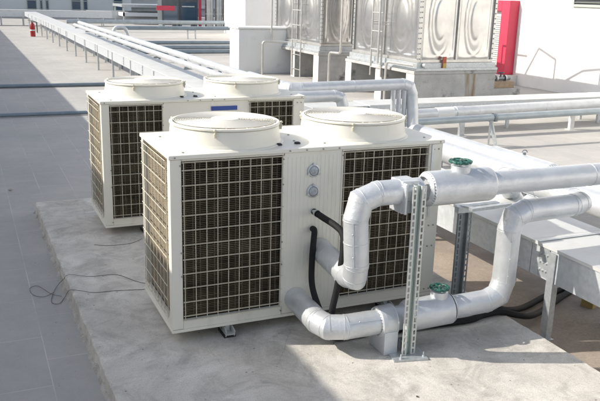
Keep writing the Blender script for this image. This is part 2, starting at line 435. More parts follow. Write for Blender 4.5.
def make_chiller(label, ga=.752, gb=1.202, cells=9, ribs=True):
    xa, xb = ga+.016, gb-.014
    r = thing('chiller_unit', label, 'chiller', group='rooftop chillers')
    # frame: posts, rails
    for a, b in (((0,0),(.072,.071)), ((W-.115,0),(W,.071)), ((0,D-.06),(.05,D)), ((W-.05,D-.06),(W,D))):
        MB().box((*a, Z0+.002), (*b, ZT-.032)).build('corner_post', 'cream', r, .003)
    m = MB(); m.box((-.004, -.004, Z0-.02), (W+.004, D+.004, Z0)); m.box((.073, .002, Z0), (xa-.003, .03, Z0+.062)); m.box((xb+.002, .002, Z0), (W-.116, .03, Z0+.062))
    m.box((.002, .073, Z0), (.03, D-.061, Z0+.062)); m.box((W-.03, .073, Z0), (W-.002, D-.061, Z0+.062))
    m.build('base_rail', 'cream', r, .002)
    m = MB(); m.box((-.010, -.010, ZT-.030), (W+.010, D+.010, ZT-.002)); 
    m.box((.073, .002, ZT-.045), (xa-.003, .03, ZT-.0305)); m.box((xb+.002, .002, ZT-.045), (W-.116, .03, ZT-.0305))
    top = m.build('top_panel', 'cream', r, .006)
    # middle service panel with pressed ribs
    m = MB()
    m.box((xa, .004, Z0+.002), (xb, .03, ZT-.032))
    for i in (range(13) if ribs else (2, 10)):
        x = xa+.03+(xb-xa-.06)*i/12; m.box((x-.006, .0026, Z0+.03), (x+.006, .0045, ZT-.06))
    m.build('service_panel', 'cream', r, .0007)
    MB().box((xa-.012, -.001, Z0+.0625), (xa-.0005, .028, ZT-.046)).build('panel_trim', 'cream', r)
    MB().box((xb+.0005, -.001, Z0+.0625), (xb+.012, .028, ZT-.046)).build('panel_trim', 'cream', r)
    # inner lining closes the cabinet
    m = MB(); m.box((.08, .08, Z0+.002), (W-.08, D-.02, ZT-.033)); m.build('inner_lining', 'dark_in', r)
    m = MB(); m.box((.052, D-.018, Z0+.002), (W-.052, D-.004, ZT-.032)); m.build('back_panel', 'cream', r)
    for args, gx in (((.080, ga, .165, 1.222, 'f'), (cells, 13)), ((gb, 1.882, .165, 1.222, 'f'), (cells, 13)),
                 ((.074, .748, .165, 1.222, 'l'), (7, 13)), ((.074, .748, .165, 1.222, 'r'), (7, 13))):
        f, b, t = coil(*args)
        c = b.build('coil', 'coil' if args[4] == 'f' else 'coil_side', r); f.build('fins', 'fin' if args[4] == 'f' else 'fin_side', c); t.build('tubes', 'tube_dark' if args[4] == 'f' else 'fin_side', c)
        grille(args[0]+.004, args[1]-.004, args[2], args[3], gx[0], gx[1], args[4]).build('wire_grille', 'wire', r)
    # bolts
    def bolt(x, z, rr=.0055): MB().lathe([(rr, 0), (rr, -.005), (.0005, -.007)], (x, -.0015, z), 8, 'y').build('bolt', 'bolt', r)
    for x in (.066, ga+.006, gb-.007, 1.925, 1.965):
        for z in (.13, .47, .63, 1.03, 1.20):
            if rnd.random() < .75: bolt(x, z)
    for x in (.03, .80, .92, 1.04, 1.16, 1.97): MB().lathe([(.0055, 0), (.0055, -.005), (.0005, -.007)], (x, -.010, ZT-.016), 8, 'y').build('bolt', 'bolt', r)
    for x, y in ((.1,.06),(.09,.62),(.86,.66),(.98,.45),(.93,.23),(1.9,.1),(1.88,.7),(1.10,.10)):
        MB().lathe([(.009, 0), (.008, .005), (.0005, .006)], (x, y, ZT-.002), 10).build('bolt', 'bolt', r)
    for x, y in ((.775,.125),(.915,.14)):
        m = MB(); m.lathe([(.022, 0), (.021, .008), (.014, .012), (.0005, .013)], (x, y, ZT-.0015), 16); m.build('cable_gland', 'rubber', r)
    # fan stacks
    for cx, cy, R in ((.485, .395, .372), (1.468, .395, .378)):
        zb, zr = ZT-.002, 1.405
        m = MB()
        m.lathe([(R+.028, 0), (R+.026, .004), (R+.012, .010), (R+.006, .03), (R-.004, zr-zb-.020)], (cx, cy, zb), 64)
        m.lathe([(R-.004, zr-zb-.020), (R-.010, zr-zb-.019), (R-.010, zr-zb-.016)], (cx, cy, zb), 64)
        m.lathe([(R-.02, zr-zb-.02), (R-.03, 0)], (cx, cy, zb), 64)
        m.disc((cx, cy, zb+.004), R-.02, 48)
        c = m.build('fan_stack', 'cream', r)
        m = MB(); m.lathe([(R+.001, -.015), (R+.003, -.010), (R+.003, -.002), (R-.003, .002), (R-.02, .001), (R-.02, -.012)], (cx, cy, zr), 64)
        m.build('rim', 'cream', c)
        g = MB(); nr = 25
        def hz(q): return zr+.004+.007*(1-(q/R)**2)
        for i in range(nr):
            q = .075+(R-.03-.075)*i/(nr-1)
            pts = [(cx+q*math.cos(2*PI*k/56), cy+q*math.sin(2*PI*k/56), hz(q)) for k in range(56)]
            g.tube(pts, .0026, 4, closed=True)
        for k in range(16):
            t = 2*PI*k/16+.1; ps = [(cx+q*math.cos(t), cy+q*math.sin(t), hz(q)-.004) for q in (.07, .2, .3, R-.005)]
            g.tube(ps, .0032, 5)
        g.lathe([(.095, 0), (.093, .004), (.0005, .006)], (cx, cy, zr+.011), 28)
        g.build('fan_guard', 'guard', c)
        # fan: hub and four broad blades below the guard
        b = MB(); b.lathe([(.07, -.07), (.07, -.02), (.0005, -.01)], (cx, cy, zr), 20)
        for k in range(4):
            t0 = k*PI/2+.3; vs = []
            for q in (.06, .2, R-.03):
                for dt, dz in ((-.30, -.012), (.30, -.07)):
                    s_ = .8+.5*(q/R); vs.append((cx+q*math.cos(t0+dt*s_), cy+q*math.sin(t0+dt*s_), zr+dz))
            vs2 = [(x, y, z-.004) for x, y, z in vs]
            b.add(vs+vs2, [(0,1,3,2),(2,3,5,4),(7,6,8,9),(9,8,10,11),(0,6,7,1),(4,5,11,10),(0,2,8,6),(2,4,10,8),(1,7,9,3),(3,9,11,5)])
        b.build('fan', 'guard', c)
        for a in (-2.05, -.35, .9, 2.5):
            m = MB(); px, py = cx+(R+.006)*math.cos(a), cy+(R+.006)*math.sin(a)
            q = Vector((math.cos(a), math.sin(a), 0)); tt = Vector((-math.sin(a), math.cos(a), 0))
            m.obox(Vector((px, py, zr-.055)), Vector((px, py, zr-.004))+q*.0, .02, .008, tuple(tt))
            m.ball((px+q.x*.008, py+q.y*.008, zr-.03), .009, 5); m.ball((px+q.x*.006, py+q.y*.006, zr-.006), .010, 5)
            m.build('guard_clip', 'wire', c)
    # feet: short channel pads with rubber
    for x in (.385, 1.62):
        for y in (.0, D-.09):
            m = MB()
            for q in (-1, 1): m.obox((x+q*.030, y-.03, .025), (x+q*.018, y+.12, Z0-.024), .006, .05, (0, 0, 1))
            m.box((x-.034, y-.035, .022), (x+.034, y+.115, .0265)); m.box((x-.016, y+.03, .027), (x+.016, y+.10, Z0-.021))
            f = m.build('mounting_foot', 'strut_light', r)
            m = MB(); m.box((x-.04, y-.024, .0), (x+.04, y+.115, .0215)); m.build('rubber_pad', 'rubber', f)
    return r
A = make_chiller('near cream chiller with two fan stacks, foil-clad pipes entering its front')
B = make_chiller('farther cream chiller with blue badge on its front, partly hidden by the near one', .556, 1.420, 6, False); B.location = (-.013, 2.42, 0)
m = MB(); m.box((1.03, -.006, 1.150), (1.29, .0035, 1.190)); o = m.build('badge', 'blue', B)
# ports on the near unit's panel
for z in (1.108, .966):
    m = MB(); m.lathe([(.045, .0), (.045, -.006), (.034, -.010), (.034, -.004)], (.978, .002, z), 24, 'y')
    for a in (.0, 2*PI/3, 4*PI/3):
        m.lathe([(.009, 0), (.009, -.012), (.0005, -.013)], (.978+.043*math.sin(a), .002, z+.043*math.cos(a)), 10, 'y')
    p = m.build('gauge_port', 'galv', A)
    m = MB(); m.lathe([(.033, -.006), (.030, -.012), (.012, -.014), (.0005, -.014)], (.978, .002, z), 24, 'y'); m.box((.958, -.015, z-.004), (.998, -.0095, z+.004))
    m.build('port_cover', 'port', p)
m = MB(); m.box((1.905, -.008, .70), (1.922, -.002, 1.235)); m.build('foil_strap', 'foil', A)

# ------------------------------------------------------------------ foil clad pipes at the near unit
def handwheel(c, parent, R=.055, stem=.05):
    c = Vector(c)
    m = MB(); m.tube([(c.x+R*math.cos(2*PI*k/40), c.y+R*math.sin(2*PI*k/40), c.z+.002*math.sin(k)) for k in range(40)], .0095, 10, closed=True)
    # grip scallops
    for k in range(12): m.ball((c.x+(R+.002)*math.cos(2*PI*k/12), c.y+(R+.002)*math.sin(2*PI*k/12), c.z), .0108, 6)
    for k in range(5):
        t = 2*PI*k/5+.3; m.tube([(c.x+.01*math.cos(t), c.y+.01*math.sin(t), c.z+.004), (c.x+R*math.cos(t), c.y+R*math.sin(t), c.z)], .006, 8)
    m.lathe([(.016, -.008), (.016, .008), (.0005, .009)], c, 14)
    w = m.build('handwheel', 'green', parent)
    m = MB(); m.tube([(c.x, c.y, c.z-stem), (c.x, c.y, c.z+.015)], .007, 10); m.build('stem', 'bolt', w)

# upper line
UY, UZ = -.575, 1.082
up = thing('foil_clad_pipe', 'upper silver foil-clad pipe with green handwheel, rising from the near chiller and running right', 'pipe', (1.0, UY, UZ))
o0 = Vector((1.0, UY, UZ))
def U(*p): return tuple(Vector(p)-o0)
path = bend([(1.045, .003, .55), (1.03, UY, .505), (.992, UY, UZ), (1.44, UY, UZ)], [.13, .15], 2)
m = MB(); m.tube([U(*p) for p in path], .078, 28); seams(m, [U(*p) for p in path], .078, True, .16, w=.007, dr=.0022, n=28); lap(m, [U(*p) for p in path], .078, (-.5,-.6,-.6)); m.build('pipe_bend', 'foil', up)
m = MB(); m.tube([U(1.5, UY, UZ), U(1.96, UY, UZ)], .112, 32)
m.lathe([(.112, 0), (.108, .012), (.080, .02)], U(1.96, UY, UZ), 32, 'x')
m.tube([U(1.745, UY, UZ+.06), U(1.745, UY, UZ+.135)], .062, 24)
v = m.build('valve_jacket', 'foil', up)
m = MB(); m.tube([U(1.745, UY, UZ+.129), U(1.745, UY, UZ+.137)], .064, 24)
m.build('jacket_band', 'foil', v)
handwheel(U(1.74, UY, UZ+.163), up, .064, .03)
m = MB(); pleats(m, U(1.502, UY, UZ), (-1, 0, 0), .112, .083, .030, 34); m.lathe([(.084, 0), (.104, .015)], U(1.474, UY, UZ), 32, 'x'); m.build('folded_end', 'foil', up)
m = MB(); m.tube([U(1.9605, UY, UZ), U(8.2, UY, UZ-.02)], .078, 28); lap(m, [U(1.97, UY, UZ), U(8.2, UY, UZ-.02)], .078, (0,-.55,-.8)); seams(m, [U(1.95, UY, UZ), U(8.2, UY, UZ-.02)], .078, False, .9, w=.007, dr=.0022, n=28); m.build('pipe_run', 'foil', up)
# sheet box where the pipe sits on the strut
m = MB(); m.box(U(1.285, UY-.058, UZ-.130), U(1.405, UY+.09, UZ+.075)); m.box(U(1.285, UY-.10, UZ-.125), U(1.30, UY-.0585, UZ+.07)); m.build('saddle_box', 'foil', up, .006)

# lower line
LY = -.535
lo = thing('foil_clad_pipe', 'lower silver foil-clad pipe with green handwheel, lying along the slab then rising to the trunking', 'pipe', (.86, LY, 0))
o0 = Vector((.86, LY, 0))
path = bend([(.87, .003, .205), (.865, -.50, .185), (1.30, -.535, .20)], [.13], 2)
m = MB(); m.tube([U(*p) for p in path], .081, 28); seams(m, [U(*p) for p in path], .081, True, .5, w=.007, dr=.0022, n=28); lap(m, [U(*p) for p in path], .081, (-.5,-.6,.5)); m.build('pipe_bend', 'foil', lo)
path2 = bend([(1.70, -.56, .228), (2.175, -.585, .250), (2.175, -.59, .868), (2.83, -.59, .875), (2.83, .35, .87), (3.6, .95, .34), (4.42, 1.5, .33)], [.13, .12, .13, .15, .2], 2)
VL = Vector((1.44, -.545, .215)), Vector((1.75, -.562, .230))
m = MB(); m.tube([U(*VL[0]), U(*VL[1])], .106, 32); m.lathe([(.106, 0), (.100, .012), (.08, .02)], U(*VL[1]), 32, 'x')
m.tube([U(1.672, -.555, .29), U(1.672, -.555, .362)], .058, 24)
v = m.build('valve_jacket', 'foil', lo)
m = MB(); m.tube([U(1.672, -.555, .356), U(1.672, -.555, .364)], .060, 24); m.build('jacket_band', 'foil', v)
handwheel(U(1.672, -.555, .386), lo, .057, .03)
m = MB(); pleats(m, U(1.442, -.545, .215), (-1, -.03, 0), .106, .078, .032, 32); m.lathe([(.082, 0), (.100, .012)], U(1.415, -.545, .213), 32, 'x')
m.tube([U(1.30, -.535, .20), U(1.445, -.545, .214)], .080, 24); m.build('folded_end', 'foil', lo)
m = MB(); m.lathe([(.084, 0), (.100, .004), (.105, .03), (.105, .10)], U(1.215, -.533, .198), 32, 'x')
pleats(m, U(1.225, -.533, .198), (-1, 0, 0), .100, .083, .012, 26)
m.build('folded_end', 'foil', lo)
m = MB(); m.box(U(1.225, LY-.10, .0), U(1.325, LY+.10, .16)); m.tube([U(1.315, LY, .20), U(1.327, LY, .20)], .108, 32); m.build('saddle_box', 'foil_dull', lo, .006)
m = MB(); m.tube([U(*p) for p in path2], .079, 28); seams(m, [U(*p) for p in path2], .079, True, .40, w=.007, dr=.0022, n=28); lap(m, [U(*p) for p in path2], .079, (-.3,-.8,-.4)); m.build('pipe_run', 'foil', lo)
m = MB(); m.tube([U(2.255, -.585, .38), U(2.275, -.6, .38)], .01, 8); m.build('rivet', 'bolt', lo)
m = MB(); m.box(U(1.335, LY-.09, .03), U(1.39, LY-.07, .10)); m.box(U(1.345, LY-.14, .085), U(1.375, LY-.09, .095)); m.build('clamp_bracket', 'galv_dark', lo)

# ------------------------------------------------------------------ strut posts
def slotted_channel(x, y, z0, z1, w=.075, d=.05, t=.0045, pitch=.043, flip=1):
    """channel post: plain web, two ladder-slotted flanges turned to the viewer; returns web and flange builders"""
    web, fl = MB(), MB()
    web.box((x-w*.20, y-.004, z0), (x+w*.20, y+.004, z1))
    for s in (-1, 1):
        xa = x+s*w*.50
        for q in (-.0115, .0115): fl.box((xa+q-.0042, y-d/2, z0), (xa+q+.0042, y-d/2+.006, z1))
        n = int((z1-z0)/pitch)
        for i in range(n+1):
            z = z0+(z1-z0)*i/n; fl.box((xa-.0095, y-d/2+.0002, max(z0, z-.0065)), (xa+.0095, y-d/2+.0055, min(z1, z+.0065)))
        fl.box((xa-s*.0175, y-d/2+.001, z0), (xa-s*.0155, y+d/2, z1))
    return web, fl
SX, SY = 1.372, -.668
st = thing('support_strut', 'slotted galvanised strut standing on the slab under the upper pipe saddle', 'pipe support', (SX, SY, 0))
web, fl = slotted_channel(0, 0, .014, UZ+.055, w=.066)
web.build('web', 'galv_green', st); fl.build('slotted_flange', 'strut_light', st)
m = MB(); s_ = .105
m.add([(-.13,-.065,0),(.095,-.115,0),(.125,.07,0),(-.10,.10,0),(-.13,-.065,.013),(.095,-.115,.013),(.125,.07,.013),(-.10,.10,.013)],
      [(0,3,2,1),(4,5,6,7),(0,1,5,4),(1,2,6,5),(2,3,7,6),(3,0,4,7)])
b = m.build('base_plate', 'galv', st)
for x, y in ((-.072,.055),(.085,-.07),(.08,.045),(-.075,-.055)):
    m = MB(); m.lathe([(.011, 0), (.011, .009), (.005, .009), (.005, .03), (.0005, .031)], (x, y, .013), 6, smooth=False); m.build('anchor_bolt', 'galv', b)

RX, RY = 2.10, -.17
rp = thing('support_post', 'dark galvanised slotted post with cross arm behind the upper pipe valve', 'pipe support', (RX, RY, 0))
web, fl = slotted_channel(0, 0, .008, .76, w=.085, d=.06)
web.build('web', 'galv_dark', rp); fl.build('slotted_flange', 'galv_dark', rp)
m = MB(); m.obox((-.06, .0, .785), (.30, -.0, .792), .05, .045); m.obox((-.06, -.16, .83), (.28, -.16, .84), .04, .02); m.obox((.0, -.17, .83), (.0, .02, .805), .04, .012)
m.build('cross_arm', 'galv', rp)
m = MB(); m.box((-.09,-.08,0),(.09,.08,.0075)); m.build('base_plate', 'galv_dark', rp)
rp['label'] = 'dark slotted post with cross arm at the slab edge, behind the upper valve'

# ------------------------------------------------------------------ hoses
def hose(name, pts, r, mat, label, cat, n=14, group=None):
    P = [Vector(p) for p in pts]; c = P[0]
    # catmull-rom
    out = []
    for i in range(len(P)-1):
        p0 = P[max(0,i-1)]; p1 = P[i]; p2 = P[i+1]; p3 = P[min(len(P)-1,i+2)]
        for k in range(8):
            t = k/8; out.append(.5*((2*p1)+(-p0+p2)*t+(2*p0-5*p1+4*p2-p3)*t*t+(-p0+3*p1-3*p2+p3)*t**3))
    out.append(P[-1])
    m = MB(); m.tube([p-c for p in out], r, n)
    o = m.build(name, mat); o.location = c
    return tag(o, label, cat, group)
h1 = hose('insulated_hose', [(.985, -.01, .825), (.99, -.14, .82), (1.01, -.29, .805), (1.022, -.37, .775), (1.018, -.405, .70), (1.002, -.41, .58), (.985, -.40, .42), (.965, -.38, .25), (.97, -.36, .10), (1.03, -.34, .03), (1.25, -.33, .024)], .022, 'foam_hose',
     'black foam hose bent down from a brass-coloured fitting on the near chiller panel', 'hose')
h1['label'] = 'black foam hose with silver fitting, looping out from the near chiller panel and down'
m = MB(); m.lathe([(.018, .03), (.018, -.05), (.024, -.05), (.024, -.075)], (-.003, .01, .002), 14, 'y'); m.build('fitting', 'galv', h1)
hose('insulated_hose', [(.985, .0, .70), (.975, -.05, .70), (.96, -.075, .64), (.945, -.09, .50), (.93, -.14, .34), (.945, -.24, .20), (.99, -.29, .06), (1.08, -.28, .024), (1.3, -.26, .024)], .021, 'foam_hose',
     'black foam hose hanging nearly straight down the near chiller panel, left of the other', 'hose')
hose('insulated_hose', [(1.40, -.36, .026), (1.68, -.375, .026), (2.04, -.405, .026), (2.20, -.37, .026), (2.36, -.365, .026), (2.50, -.39, -.01), (2.66, -.36, -.055), (2.9, -.24, -.09), (3.2, -.09, -.095), (3.6, .08, -.095)], .024, 'foam_hose',
     'nearer of two black hoses crossing the slab behind the lower valve', 'hose')
hose('insulated_hose', [(1.45, -.24, .026), (1.9, -.28, .026), (2.19, -.255, .026), (2.36, -.26, .024), (2.52, -.25, -.03), (2.75, -.17, -.08), (3.1, -.02, -.095), (3.45, .10, -.095), (3.7,.3,-.095)], .024, 'foam_hose',
     'farther of two black hoses crossing the slab, closest to the chiller', 'hose')
CB = [(.06,1.0,.03),(.04,1.0,.005),(-.177,1.049,.004),(-.34,1.066,.005),(-.46,1.14,.012),(-.505,1.23,-.02),(-.53,1.32,-.108),(-.585,1.22,-.113),(-.635,1.27,-.113),(-.60,1.46,-.113),(-.552,1.58,-.10),(-.51,1.56,-.05),(-.467,1.491,.012),(-.317,1.414,.005),(-.115,1.388,.004),(.0,1.20,.004),(.10,1.08,.004)]
hose('loose_cable', CB, .0019, 'cable', 'thin dark cable lying in loops over the left edge of the slab', 'cable', 6)
CB = [(-.60,1.46,-.112),(-.68,1.40,-.113),(-.755,1.47,-.113),(-.765,1.62,-.113),(-.70,1.64,-.112),(-.62,1.42,-.106),(-.55,1.35,-.108)]
hose('loose_cable', CB, .0018, 'cable', 'short thin cable loop on the paving beside the slab edge', 'cable', 6)
CB = [(-.16,2.20,.004),(-.05,2.14,.004),(.06,2.125,.004),(.17,2.14,.004),(.28,2.23,.004)]
hose('loose_cable', CB, .0018, 'cable', 'short dark cable curved on the slab under the farther chiller', 'cable', 6)

# ------------------------------------------------------------------ cable trunking (runs away beside the chillers)
TX0, TX1 = 2.58, 3.24
def tz(y): return .0038*(y+.6)
legs_y = [-.61, 1.8] + [4.25+2.44*i for i in range(17)]
tr = thing('cable_trunking', 'long galvanised trunking on legs running from the right foreground to the far left', 'cable trunking', (TX0, -.6, DZ))
def T(x, y, z): return (x-TX0, y+.6, z-DZ)
ya, yb = -2.6, 46.2
m = MB(); n = 22; ys = [ya+(yb-ya)*i/n for i in range(n+1)]
# near side wall in lengths with joint covers
for i in range(n):
    a, b = ys[i]+.003, ys[i+1]-.003; vs = []
    for y in (a, b):
        z0, z1 = .318+tz(y), .566+tz(y)
        vs += [T(TX0, y, z0), T(TX0+.002, y, z1), T(TX1-.002, y, z1), T(TX1, y, z0)]
    m.add(vs, [(0,1,2,3),(7,6,5,4),(0,4,5,1),(1,5,6,2),(2,6,7,3),(3,7,4,0)])
m.build('tray', 'trunk', tr)
m = MB()
for i in range(n):
    a, b = ys[i]+.0015, ys[i+1]-.0015; vs = []
    for y in (a, b):
        z1 = .5675+tz(y)
        for x, dz in ((TX0-.010, -.016), (TX0-.010, .006), (TX1+.010, .006), (TX1+.010, -.016), (TX1+.006, -.016), (TX1+.006, .0), (TX0-.006, .0), (TX0-.006, -.016)):
            vs.append(T(x, y, z1+dz))
    m.add(vs, [(k, (k+1) % 8, 8+(k+1) % 8, 8+k) for k in range(8)]+[(7,6,5,4,3,2,1,0), (8,9,10,11,12,13,14,15)])
m.build('lid', 'trunk_top', tr)
for y in [-.52+2.2*i for i in range(21)]:
    m = MB(); z = tz(y); m.box(T(TX0-.0055, y-.05, .335+z), T(TX0-.0015, y+.05, .548+z))
    for dy in (-.032, .0, .032):
        for zz in (.38, .44, .50): m.lathe([(.009, 0), (.009, -.006), (.0005, -.008)], T(TX0-.0055, y+dy, zz+z), 6, 'x')
    m.build('joint_plate', 'galv', tr)
m = MB()
for yy, z0_ in ((-.45, .578), ):
    m.box(T(TX0-.008, yy-.012, z0_), T(TX1+.008, yy+.012, z0_+.004))
m.build('lid_strap', 'galv', tr)
for y in legs_y:
    m = MB(); z = .318+tz(y)
    for x in (TX0-.0125, TX1-.05):
        m.box(T(x, y-.03, DZ+.009), T(x+.006, y+.035, z+(.22 if x < TX0 else -.001))); m.box(T(x+.0065, y-.03, DZ+.009), T(x+.05, y-.024, z-.001)); m.box(T(x-.02, y-.045, DZ+.001), T(x+.065, y+.06, DZ+.0085))
    m.box(T(TX0+.01, y-.006, z-.045), T(TX1-.01, y-.0005, z-.002))
    m.build('leg', 'galv', tr)

def x_trunking(name, label, x0, x1, y, z0, z1, w, legs, mat='trunk'):
    t = thing(name, label, 'cable trunking', (x0, y, DZ))
    def Q(x, yy, z): return (x-x0, yy-y, z-DZ)
    m = MB(); m.box(Q(x0, y, z0), Q(x1, y+w, z1-.02)); m.build('tray', mat, t)
    m = MB(); m.box(Q(x0-.005, y-.012, z1-.019), Q(x1+.005, y+w+.012, z1)); m.build('lid', 'trunk_top', t)
    for x in legs:
        for yy in (y+.03, y+w-.08): MB().box(Q(x, yy, DZ), Q(x+.06, yy+.05, z0-.001)).build('leg', 'galv', t)
    return t
x_trunking('cable_trunking', 'far galvanised trunking crossing at the end of the long one, before the grey building', -6, 8.0, 46.6, .42, .84, .8, [-4.5, -2.2, .0, 1.2, 2.5, 4.2, 5.8, 7.4])
x_trunking('cable_trunking', 'low pale trunking crossing to the right in front of the water tank plinth', 5.28, 13.3, 6.93, .345, .425, .60, [6.0, 8.3, 10.6, 12.8])
m = MB(); m.box((0,0,0),(1.05,.5,.30)); j = m.build('junction_box', 'galv', None, .01); j.location = (4.2, 6.95, .10); tag(j, 'grey sheet metal box behind the fan stacks, beside the low pale trunking', 'box')
m = MB()
for x in (.05, .95):
    for y in (.05, .42): MB().box((x, y, -.22), (x+.04, y+.04, -.001)).build('leg', 'galv', j)
m = MB(); m.box((-.01,-.01,.3005),(1.06,.51,.312)); m.build('lid', 'trunk_top', j)
m = MB()
for i in range(7): m.lathe([(.014,0),(.014,-.01),(.0005,-.012)], (.55+.06*i, -.0, .16+.03*(i%2)), 6, 'y')
m.build('bolts', 'bolt', j)

# ------------------------------------------------------------------ header pipes with their expansion loops
def pipe_thing(name, label, path, r, mat='foil', seam=.9, n=24, group=None, cat='pipe', stands=(), dr=.0024, w=.014, k=None):
    c = Vector(path[0]); t = thing(name, label, cat, c, group)
    pp = off(path, c)
    m = MB(); m.tube(pp, r, n)
    if seam: seams(m, pp, r, True, seam, w, dr, n)
    m.build('pipe_run', mat, t)
    for x, y, z0, z1 in stands:
        x -= c.x; y -= c.y; z0 -= c.z; z1 -= c.z
        m = MB(); m.box((x-.09, y-.022, z0), (x+.09, y+.022, z0+.006)); m.box((x-.05, y-.02, z0+.0065), (x-.034, y+.02, z1)); m.box((x+.034, y-.02, z0+.0065), (x+.05, y+.02, z1)); m.box((x-.0335, y-.018, z1-.02), (x+.0335, y+.018, z1-.012))
        m.build('stand', 'galv_dark', t)
    return t
ysf = [24.0-2.44*i for i in range(8)]
def fz(y, z): return z+.0016*(y-5)
h = pipe_thing('header_pipe', 'foil-clad header pipe running from the far left, upper one, turning right behind the far chiller and dropping',
    bend([(2.93, 6.6, .99), (2.93, 5.0, .995), (4.87, 5.0, 1.025), (4.89, 4.9, .30)], [.17, .15], 2), .084, seam=.9, group='foil-clad header pipes')
h['label'] = 'upper foil-clad header from the far left, turning right behind the far chiller'
m = MB(); pp = [(0, 18.4, .032-.005), (0, -.1, 0)]; m.tube(pp, .061, 24); seams(m, pp, .061, False, 1.7, .012, .003, 24); m.build('long_run', 'foil', h)
for y in ysf:
    za = .858+.0016*(y-5); m = MB(); X, Y_, Z_ = h.location
    m.box((3.32-X, y-.025-Y_, DZ-Z_), (3.37-X, y+.025-Y_, za-Z_)); m.box((2.64-X, y-.02-Y_, za-.035-Z_), (3.3195-X, y+.02-Y_, za-Z_)); m.box((2.89-X, y-.015-Y_, za+.0005-Z_), (2.97-X, y+.015-Y_, za+.052-Z_))
    m.build('bracket', 'galv_dark', h)
h = pipe_thing('header_pipe', 'lower foil-clad header from the far left, ending in a short elbow behind the fan stacks',
    bend([(2.71, 6.2, .92), (2.71, 4.72, .92), (3.60, 4.72, .925), (3.62, 4.70, .28)], [.17, .13], 2), .078, seam=.9, group='foil-clad header pipes')
m = MB(); pp = [(0, 18.4, .03), (0, -.1, 0)]; m.tube(pp, .056, 24); seams(m, pp, .056, False, 1.5, .012, .003, 24); m.build('long_run', 'foil', h)
h = pipe_thing('header_pipe', 'thick low foil-clad header emerging past the near chiller, outer one with a folded ring', [(4.90, 4.92, .33), (4.90, -3.5, .33)], .128, seam=2.2, n=32, group='foil-clad header pipes', stands=[(4.9, y, DZ, .21) for y in (4.2, 2.4, .6, -1.2)])
m = MB(); m.tube([(0, -2.95, 0), (0, -1.9, 0)], .150, 32); m.lathe([(.150, 0), (.130, -.02)], (0, -2.95, 0), 32, 'y'); m.lathe([(.150, 0), (.130, .05)], (0, -1.9, 0), 32, 'y'); pleats(m, (0, -2.952, 0), (0, -1, 0), .151, .130, .05, 34); m.build('valve_jacket', 'foil', h)
m = MB(); m.tube([(.0, -2.45, .14), (0, -2.45, .175)], .02, 12); m.tube([(.04*math.cos(q*PI/8), -2.45, .175+.03*math.sin(q*PI/8)) for q in range(9)], .006, 8); m.build('lifting_eye', 'galv_dark', h)
h = pipe_thing('header_pipe', 'thick low foil-clad header between the outer header and the trunking', bend([(3.62, 4.62, .33), (4.5, 3.9, .33), (4.52, -3.5, .33)], [.3], 3), .128, seam=2.2, n=32, group='foil-clad header pipes', stands=[(4.52, y, DZ, .21) for y in (3.2, 1.4, -.4, -2.2)])
o = MB().tube([(0,0,0),(0,-.5,0)], .018, 10).build('steel_rod', 'rust'); o.location = (3.16, 2.28, .598); tag(o, 'short rusty brown rod lying on the trunking lid just past the near chiller corner', 'rod')

# ------------------------------------------------------------------ branch pipes crossing to the right
p1 = pipe_thing('crossing_pipe', 'low foil-clad pipe running right below the tank plinth, with a wrapped patch', [(4.2, 6.5, .275), (13.3, 6.5, .40)], .10, seam=1.6)
m = MB(); m.tube([(2.55,0,.034),(2.70,0,.036)], .110, 26); m.build('folded_strap', 'foil', p1)
m = MB(); m.tube([(2.15,0,.030),(2.50,0,.035)], .104, 18); m.build('foil_patch', 'white_box', p1)
for x in (6.92, 9.47, 12.0):
    m = MB(); X = x-4.2; m.box((X-.05, -.03, DZ-.275), (X+.05, .03, -.065+X*.013)); m.box((X-.09, -.06, DZ-.275), (X+.09, .06, DZ-.265)); m.build('stand', 'concrete_w' if x > 9 else 'galv', p1)
for i, x in enumerate((4.57, 4.665, 4.76)):
    pipe_thing('drop_pipe', ['left','middle','right'][i]+' of three thin white drop pipes below the upper header elbow', [(x, 5.0, .95), (x+.02, 5.0, -.10)], .036, 'foil', 0, 14, 'thin white drop pipes')
p3 = pipe_thing('steel_pipe', 'bare grey steel pipe on slanted legs, lowest of the pipes crossing to the right', [(5.0, 5.55, .345), (13.3, 5.55, .43)], .058, 'greypipe', 0)
for x in (6.85, 10.6):
    z = (x-5)*.0102; m = MB(); m.obox((x-5-.04, 0, z-.06), (x-5+.03, -.10, DZ-.345), .06, .05); m.box((x-5-.075, -.03, z-.07), (x-5+.075, .03, z-.045)); m.obox((x-5-.04, .02, z-.06), (x-5+.03, .10, DZ-.345), .03, .05)
    m.build('stand', 'galv', p3)
m = MB(); m.lathe([(.07,-.03),(.075,0),(.07,.03)], (1.87, 0, .019), 20, 'x'); m.build('collar', 'galv_dark', p3)

